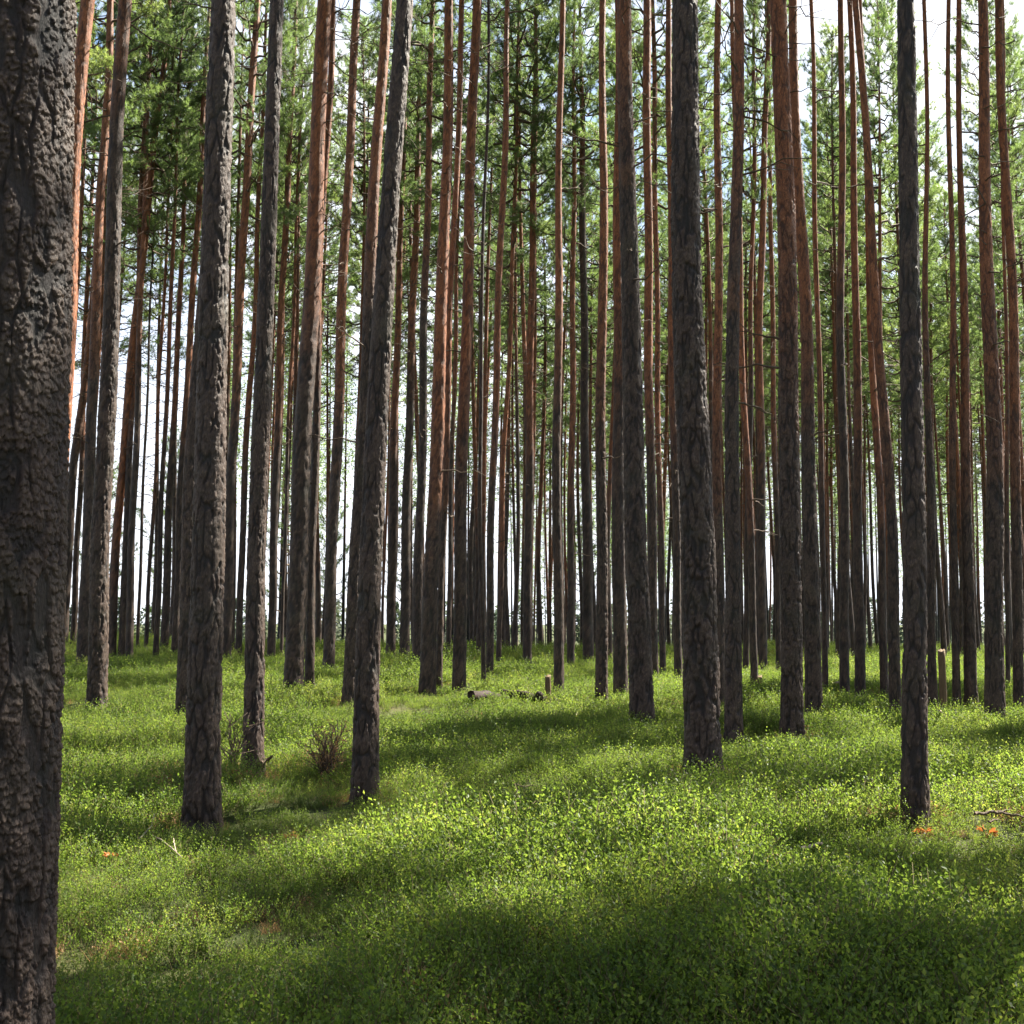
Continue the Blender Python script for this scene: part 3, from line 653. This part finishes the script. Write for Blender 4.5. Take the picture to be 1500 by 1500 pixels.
fw = link('far_woods', B.build('far_woods', [FARWOOD, TWIG])); tag(fw, 'far treeline of mixed woodland beyond the open hollow', 'woodland', kind='stuff')

B = Buf(); rs = np.random.RandomState(8)
for k in range(176):
    a = rs.uniform(.0, .52) if k < 140 else rs.uniform(-.26, .02); y = rs.uniform(97, 135) if k < 140 else rs.uniform(68, 92)
    x = a*y; z = ter(x, y); h = rs.uniform(22, 26)-max(0, -z)*0; r = rs.uniform(.09, .14); lx, ly = rs.normal(size=2)*.3
    s = np.linspace(0, 1, 6); B.tube(np.stack([x+lx*s, y+ly*s, z-.3+h*s], -1), r*(1-.8*s), 6, 0)
    n = 900; t = rs.rand(n)**.9; zz = z+h*(.52+.48*t); rr = (1.7*(1-t)**.6+.2)*np.sqrt(rs.rand(n)); aa = rs.rand(n)*6.28
    cl = .35*np.sin(aa*3+zz*2.2)+.65
    b = np.stack([x+lx+np.cos(aa)*rr*cl, y+ly+np.sin(aa)*rr*cl, zz], -1); d = rs.normal(size=(n, 3)); d[:, 2] += .4
    B.blades(b, d, rs.uniform(.25, .5, n), .07, 1, np.clip(rs.normal(size=n)*.2+.45, 0, 1), rs)
me = B.build('distant_pine_rows', [BARK, NEEDLE])
fr_ = link('distant_pine_rows', me); fr_.color = (.28, .8, .55, 1); tag(fr_, 'last far rows of thin pine trunks fading together at the back of the wood', 'woodland', kind='stuff')

# ------------------------------------------------------------------ bilberry ground cover
def sprig_mesh(seed, rad=.17, ns=30, hmin=.09, hmax=.26, leaf=.0178):
    rs = np.random.RandomState(seed); B = Buf()
    bs, ds, ns_, ls, ts = [], [], [], [], []
    for i in range(ns):
        a = rs.rand()*6.28; q = rad*math.sqrt(rs.rand()); h = rs.uniform(hmin, hmax)
        p = np.array([math.cos(a)*q, math.sin(a)*q, -.03]); d = np.array([math.cos(a)*.35+rs.normal()*.28, math.sin(a)*.35+rs.normal()*.28, 1.])
        s = np.linspace(0, 1, 4); pts = p+d*h*s[:, None]; pts[1:] += rs.normal(size=(3, 3))*.010
        B.tube(pts, [.0022, .002, .0017, .001], 3, 1)
        tint = rs.rand()
        for c in range(2+rs.randint(3)):
            s0 = rs.uniform(.35, .9); p0 = p+d*h*s0; d2 = d*.8+np.array([rs.normal()*.6, rs.normal()*.6, .1]); l2 = h*rs.uniform(.25, .5)
            for q_ in np.linspace(.2, 1, 5):
                bs.append(p0+d2*l2*q_); t = rs.normal(size=3); t[2] = abs(t[2])*.6+.6; ds.append(t); n = rs.normal(size=3)*.8; n[2] += .35; ns_.append(n); ls.append(leaf*rs.uniform(.7, 1.2)); ts.append(tint+rs.normal()*.15)
        for q_ in np.linspace(.3, 1, 7):
            bs.append(p+d*h*q_); t = rs.normal(size=3); t[2] = abs(t[2])*.6+.6; ds.append(t); n = rs.normal(size=3)*.8; n[2] += .35; ns_.append(n); ls.append(leaf*rs.uniform(.7, 1.2)); ts.append(tint+rs.normal()*.15)
    ls = np.array(ls)
    B.leaves(np.array(bs), np.array(ds), np.array(ns_), ls, ls*.58, 0, np.clip(ts, 0, 1))
    return B
protos = bpy.data.collections.new('bilberry_sprigs')
for k in range(6):
    o = bpy.data.objects.new('bilberry_sprig', sprig_mesh(50+k).build('bilberry_sprig', [BERRY, STEM])); protos.objects.link(o)
def dry_tuft(seed):
    rs = np.random.RandomState(seed); B = Buf()
    n = 90; a = rs.rand(n)*6.28; q = .14*np.sqrt(rs.rand(n))
    b = np.stack([np.cos(a)*q, np.sin(a)*q, -.01+0*a], -1); d = rs.normal(size=(n, 3))*.55; d[:, 2] = .8
    B.blades(b, d, rs.uniform(.10, .22, n), .006, 0, rs.rand(n), rs)
    n = 50; a = rs.rand(n)*6.28; q = .15*np.sqrt(rs.rand(n)); b = np.stack([np.cos(a)*q, np.sin(a)*q, rs.uniform(.02, .14, n)], -1)
    nn = rs.normal(size=(n, 3)); B.leaves(b, rs.normal(size=(n, 3)), nn, rs.uniform(.015, .03, n), .012, 0, rs.rand(n))
    return B
for k in range(2):
    o = bpy.data.objects.new('dry_tuft', dry_tuft(80+k).build('dry_tuft', [DRY])); protos.objects.link(o)
pp, pr, ps, pi_ = [], [], [], []
rs = np.random.RandomState(21)
DRYZ = [ground(a_, b_)[:2]+(r_,) for a_, b_, r_ in [(180, 1140, 1.0), (350, 1150, .9), (480, 1130, .7), (900, 1045, 1.4), (1380, 1050, 1.5), (1000, 1000, 2.5), (1225, 1005, 2.5), (545, 990, 2.), (740, 1055, 1.2), (1120, 1300, .35), (470, 1240, .4)]]
def cover(n, y0, y1, slope, s0, s1):
    y = np.sqrt(rs.uniform(y0*y0, y1*y1, n)); x = rs.uniform(-1, 1, n)*(slope*y+1.0)
    nz = fbm(x*.55, y*.55, x*0, 77, 3); nb = fbm(x*.8+9, y*.8, x*0, 123, 3)
    keep = (nz > .36) | (rs.rand(n) < .66)
    for b in TREES:
        if b[1] < y1+1 and b[1] > y0-1: keep &= (x-b[0])**2+(y-b[1])**2 > (b[2]*1.15)**2
    x, y, nz, nb = x[keep], y[keep], nz[keep], nb[keep]; m = len(x)
    z = terrain(x, y)
    sc = rs.uniform(s0*.62, s1*1.12, m)*(.16+1.9*nz)
    for b in TREES:
        if y0-1 < b[1] < y1+1: sc *= 1-.45*np.exp(-((x-b[0])**2+(y-b[1]+.3)**2)/(b[2]+.5)**2)
    pd = np.where(nb > .57, .22, .03)
    for b in TREES:
        if y0-1 < b[1] < y1+1: pd = np.maximum(pd, .55*((x-b[0])**2+(y-b[1])**2 < (b[2]+.22)**2))
    for zx, zy, zr in DRYZ: pd = np.maximum(pd, .5*np.exp(-((x-zx)**2+(y-zy)**2)/zr**2))
    dry = rs.rand(m) < pd
    nd = 0; idx = np.where(dry, rs.randint(6, 8, m), rs.randint(0, 6, m))
    # alphabetical order in the collection: six bilberry sprigs, then the two dry tufts
    pp.append(np.stack([x, y, z], -1)); ps.append(sc); pi_.append(idx)
    pr.append(np.stack([rs.normal(size=m)*.12, rs.normal(size=m)*.12, rs.rand(m)*6.28], -1))
cover(4300, 1.6, 8, .60, .80, 1.05)
cover(9000, 8, 17, .56, .85, 1.1)
cover(17000, 17, 34, .54, 1.0, 1.3)
cover(19000, 34, 84, .54, 1.3, 1.8)
pp = np.concatenate(pp); pr = np.concatenate(pr); ps = np.concatenate(ps); pi_ = np.concatenate(pi_)
me = bpy.data.meshes.new('bilberry_cover'); me.vertices.add(len(pp)); me.vertices.foreach_set('co', pp.astype(np.float32).ravel())
a = me.attributes.new('rot', 'FLOAT_VECTOR', 'POINT'); a.data.foreach_set('vector', pr.astype(np.float32).ravel())
a = me.attributes.new('scl', 'FLOAT', 'POINT'); a.data.foreach_set('value', ps.astype(np.float32))
a = me.attributes.new('idx', 'INT', 'POINT'); a.data.foreach_set('value', pi_.astype(np.int32))
cov = link('bilberry_cover', me); tag(cov, 'low green bilberry carpet covering the forest floor', 'ground cover', kind='stuff')
ng = bpy.data.node_groups.new('cover', 'GeometryNodeTree')
ng.interface.new_socket('Geometry', in_out='INPUT', socket_type='NodeSocketGeometry'); ng.interface.new_socket('Geometry', in_out='OUTPUT', socket_type='NodeSocketGeometry')
N = ng.nodes; gi = N.new('NodeGroupInput'); go = N.new('NodeGroupOutput'); iop = N.new('GeometryNodeInstanceOnPoints')
ci = N.new('GeometryNodeCollectionInfo'); ci.inputs['Collection'].default_value = protos; ci.inputs['Separate Children'].default_value = True; ci.inputs['Reset Children'].default_value = True
def named(nm, t):
    k = N.new('GeometryNodeInputNamedAttribute'); k.data_type = t; k.inputs['Name'].default_value = nm; return k
e2r = N.new('FunctionNodeEulerToRotation'); L_ = ng.links
L_.new(gi.outputs[0], iop.inputs['Points']); L_.new(ci.outputs[0], iop.inputs['Instance']); iop.inputs['Pick Instance'].default_value = True
L_.new(named('idx', 'INT').outputs[0], iop.inputs['Instance Index'])
L_.new(named('rot', 'FLOAT_VECTOR').outputs[0], e2r.inputs[0]); L_.new(e2r.outputs[0], iop.inputs['Rotation'])
L_.new(named('scl', 'FLOAT').outputs[0], iop.inputs['Scale']); L_.new(iop.outputs[0], go.inputs[0])
md = cov.modifiers.new('cover', 'NODES'); md.node_group = ng

# ------------------------------------------------------------------ log, post, snag, twigs, shrubs
def world(px, py, up): x, y, z = ground(px, py, up); return np.array([x, y, z])
def stick(name, pxs, r0, r1, mat, label, cat, up=.16, group=None, forks=()):
    B = Buf()
    def line(pl, ra, rb):
        w_ = np.array([world(a, b, up+(c[0] if c else 0)) for a, b, *c in pl])
        t = np.linspace(0, len(w_)-1, 4*len(w_)); pts = np.stack([np.interp(t, np.arange(len(w_)), w_[:, k]) for k in range(3)], -1)
        pts[1:-1] += nr.normal(size=(len(pts)-2, 3))*ra*.4
        return pts-o0, np.linspace(ra, rb, len(pts))
    o0 = world(pxs[0][0], pxs[0][1], up)
    p, r = line(pxs, r0, r1); B.tube(p, r, 7, 0)
    for f in forks:
        p, r = line(f, r0*.7, r1*.8); B.tube(p, r, 6, 0)
    o = link(name, B.build(name, [mat], True), None, tuple(o0)); tag(o, label, cat, group); return o
stick('fallen_log', [(690, 1018), (735, 1019), (796, 1023)], .085, .07, LOGBARK, 'dark fallen log lying in the sunny moss beside a short post', 'log', up=.26, forks=[[(786, 1022), (791, 1017, .14)]])
def post(name, px, py, w_px, top, mat, label, cat):
    x, y, z = ground(px, py, .14); z = ter(x, y); r = w_px/2/F*y; h = (py-top)/F*y+.14; B = Buf(); s = 14
    zz = np.linspace(-.15, h, 12); th = np.arange(s)/s*2*np.pi
    v = []
    for i, q in enumerate(zz):
        rr = r*(1.15-.15*min(max(q, 0)/h*2, 1))*(1+.08*np.cos(3*th+q*2)+.04*nr.normal(size=s))
        zo = np.where(i == 11, .35*r*np.sin(th+1)+.5*r*nr.rand(s), 0)
        v.append(np.stack([np.cos(th)*rr, np.sin(th)*rr, q+zo], -1))
    v = np.concatenate(v); i, j = np.meshgrid(np.arange(11), np.arange(s), indexing='ij'); j2 = (j+1) % s
    B.add(v, np.stack([i*s+j, i*s+j2, (i+1)*s+j2, (i+1)*s+j], -1).reshape(-1, 4))
    c = B.n; B.add([[0, 0, h-.3*r]], np.zeros((0, 3), int)); k = 11*s+np.arange(s)
    B.f[3].append(np.stack([np.full(s, c), k, np.roll(k, -1)], -1)); B.m[3].append(np.zeros(s, int))
    o = link(name, B.build(name, [mat]), None, (x, y, z)); tag(o, label, cat); return o
post('tree_stump', 802.5, 1024, 8.5, 992, STUMPWOOD, 'short brown upright post like stump at the right end of the fallen log', 'stump')
post('broken_snag', 1382, 1043, 10, 956, STUMPWOOD, 'tall light brown broken snag right of the dark straight right hand pine', 'snag')
post('tree_stump', 1113, 1014, 7, 992, STUMPWOOD, 'small mossy stump beside the orange pine left of the straight thick pine', 'stump')
G2 = 'fallen twigs in the bilberry'
stick('fallen_twig', [(205, 1228), (222, 1210), (226, 1192, .08)], .006, .003, DEADWOOD, 'forked pale twig lying in shade left of the thick dark second pine', 'twig', group=G2, forks=[[(220, 1222), (240, 1232), (266, 1256)], [(258, 1248), (254, 1228, .06)]])
stick('fallen_twig', [(1055, 1414), (1065, 1398), (1078, 1376, .05)], .006, .004, DEADWOOD, 'straight pale stick poking up in the dark lower middle right', 'twig', group=G2)
stick('fallen_twig', [(1140, 1321), (1160, 1298), (1182, 1289)], .006, .003, DEADWOOD, 'curved pale twig at the edge of the sunny patch lower right', 'twig', group=G2, forks=[[(1135, 1335), (1131, 1320), (1144, 1305)]])
stick('fallen_twig', [(1104, 1295), (1120, 1298), (1135, 1300)], .006, .003, DEADWOOD, 'short twig just left of the curved pale twig', 'twig', group=G2)
stick('fallen_twig', [(1027, 1220), (1015, 1208), (1009, 1188), (1004, 1178)], .007, .003, TWIG, 'long thin bowed twig below the stoutest pine', 'twig', group=G2)
stick('fallen_twig', [(1428, 1192), (1455, 1189), (1478, 1193), (1502, 1197)], .012, .006, TWIG, 'long brown branch lying by the right edge of the photo', 'twig', group=G2, forks=[[(1455, 1190), (1480, 1186)], [(1448, 1203), (1462, 1200)]])
stick('fallen_twig', [(1174, 1243), (1190, 1239), (1204, 1235)], .012, .008, DEADWOOD, 'stubby grey stick above the sunny patch lower right', 'twig', group=G2)
stick('fallen_twig', [(1310, 1244), (1325, 1260), (1340, 1248)], .006, .003, DEADWOOD, 'thin bent twig below the foot of the dark straight right hand pine', 'twig', group=G2)
stick('fallen_twig', [(946, 1389), (965, 1390), (978, 1389)], .007, .005, TWIG, 'short dark level twig at the shaded lower centre', 'twig', group=G2)
stick('fallen_twig', [(726, 1053), (742, 1054), (756, 1056)], .012, .008, DEADWOOD, 'pale sunlit twig in front of the fallen log', 'twig', group=G2, forks=[[(752, 1052), (768, 1054)]])
stick('fallen_twig', [(836, 1054), (846, 1044), (858, 1041)], .012, .006, DEADWOOD, 'bleached bowed branch in the sunny grass right of the post', 'twig', group=G2, forks=[[(846, 1055), (862, 1047)]])
stick('fallen_twig', [(1219, 1001), (1229, 1000, .25), (1238, 1005)], .03, .012, DEADWOOD, 'pale bent branch lying at the foot of the grey brown pine', 'twig', group=G2)
stick('fallen_twig', [(1376, 1041, .25), (1386, 1047)], .014, .008, DEADWOOD, 'pale twig leaning at the foot of the broken snag', 'twig', group=G2)
stick('fallen_twig', [(382, 1118), (390, 1113), (399, 1108, .1)], .02, .012, TWIG, 'dark stub of branch at the foot of the knobbly pine', 'twig', group=G2)
stick('fallen_twig', [(752, 1147), (766, 1153), (782, 1150)], .007, .004, TWIG, 'thin twig at the shadow edge in the middle of the clearing', 'twig', group=G2)
def shrub(px, py, hpx, spread, nst, leafm, nleaf, label, cat='shrub', name='dry_shrub', bare=.3, seed=1, group=None, llen=.03):
    x, y, _ = ground(px, py, .12); z = ter(x, y); h = hpx/F*y; rs = np.random.RandomState(seed); B = Buf(); bs, ds, ts = [], [], []
    for i in range(nst):
        a = rs.rand()*6.28; sp = spread*h*rs.uniform(.2, 1); hh = h*rs.uniform(.45, 1)
        s = np.linspace(0, 1, 6); pts = np.stack([math.cos(a)*sp*s**1.3, math.sin(a)*sp*s**1.3, hh*s], -1); pts[1:] += rs.normal(size=(5, 3))*.03*h
        B.tube(pts, np.linspace(.008, .003, 6), 4, 1)
        for k in range(4):
            p0 = pts[rs.randint(2, 5)]; p1 = p0+np.array([rs.normal()*.16, rs.normal()*.16, rs.uniform(.02, .22)])*h
            B.tube(np.array([p0, (p0+p1)/2, p1]), [.004, .003, .002], 3, 1)
            for q in range(nleaf):
                bs.append(p0+(p1-p0)*rs.rand()+rs.normal(size=3)*.02*h); ds.append(rs.normal(size=3)+[0, 0, .6]); ts.append(rs.rand())
    if bs: bs = np.array(bs); B.leaves(bs, np.array(ds), rs.normal(size=bs.shape), llen*rs.uniform(.6, 1.2, len(bs)), llen*.45, 0, np.array(ts))
    o = bpy.data.objects.new(name, None); COL.objects.link(o); o.location = (x, y, z); tag(o, label, cat, group)
    me = B.build('foliage', [leafm, TWIG]); link('foliage', me, o)
    return o
shrub(480, 1136, 100, .42, 26, DRY, 7, 'dark twiggy bush with rusty brown leaves left of the bent rough pine', seed=3)
shrub(340, 1124, 96, .42, 13, BERRY, 3, 'dark sparse sapling shrub between the thick second pine and the knobbly pine', seed=4, name='sapling_shrub')
shrub(348, 1142, 34, 1.0, 16, DRY, 6, 'low pale dry brush heaped below the knobbly pine', seed=5)
shrub(1411, 1130, 32, .5, 10, DRY, 6, 'small reddish brown dry bush right of the dark straight right hand pine', seed=6)
shrub(624, 1158, 34, .45, 5, DRY, 4, 'little orange brown sprig at the clearing right of the bent rough pine', seed=7)
shrub(680, 1022, 34, .35, 9, NEEDLE, 8, 'dark green tuft at the foot of the white striped orange pine', seed=8, name='green_shrub')
shrub(825, 1042, 22, .8, 8, BERRY, 6, 'round green bush in front of the short post', seed=9, name='green_shrub')
def dead_fern(px, py, size, label, seed):
    rs = np.random.RandomState(seed); B = Buf(); n = 14; a = rs.rand(n)*6.28
    b = np.stack([np.cos(a), np.sin(a), .6+.8*rs.rand(n)], -1)*size*.3; d = np.stack([np.cos(a), np.sin(a), rs.normal(size=n)*.5], -1)
    B.leaves(b, d, rs.normal(size=(n, 3))+[0, 0, 1], size*rs.uniform(.4, .8, n), size*.3, 0, rs.uniform(0, .5, n))
    x, y, z = ground(px, py, .09)
    o = link('dead_leaves', B.build('dead_leaves', [ORANGE]), None, (x, y, z)); tag(o, label, 'dead leaves', 'orange dead leaf clumps')
ORANGE = leaf_material('orange_dead_leaves', (.22, .075, .02), (.32, .13, .04), (.42, .22, .08), (1.6, 1.4, 1.2), .35, .6, .3, 5.)
dead_fern(1245, 1163, .09, 'bright orange dead leaf clump left of the dark straight right hand pine', 1)
dead_fern(1174, 1218, .07, 'small orange dead leaf clump in the shade above the sunny patch lower right', 2)
dead_fern(1352, 1221, .08, 'orange dead leaf clump just below the foot of the dark straight right hand pine', 3)
dead_fern(1445, 1224, .09, 'pair of orange dead leaves near the right edge', 4)
dead_fern(427, 1228, .06, 'dark rusty leaf clump right of the thick second pine\'s foot', 5)
dead_fern(790, 1222, .09, 'orange dead leaf clump in the middle of the lower foreground', 6)
dead_fern(818, 1478, .06, 'yellow brown dead leaf clump at the bottom middle of the photo', 7)
dead_fern(162, 1256, .06, 'rust coloured leaf clump in shade near the huge trunk', 8)
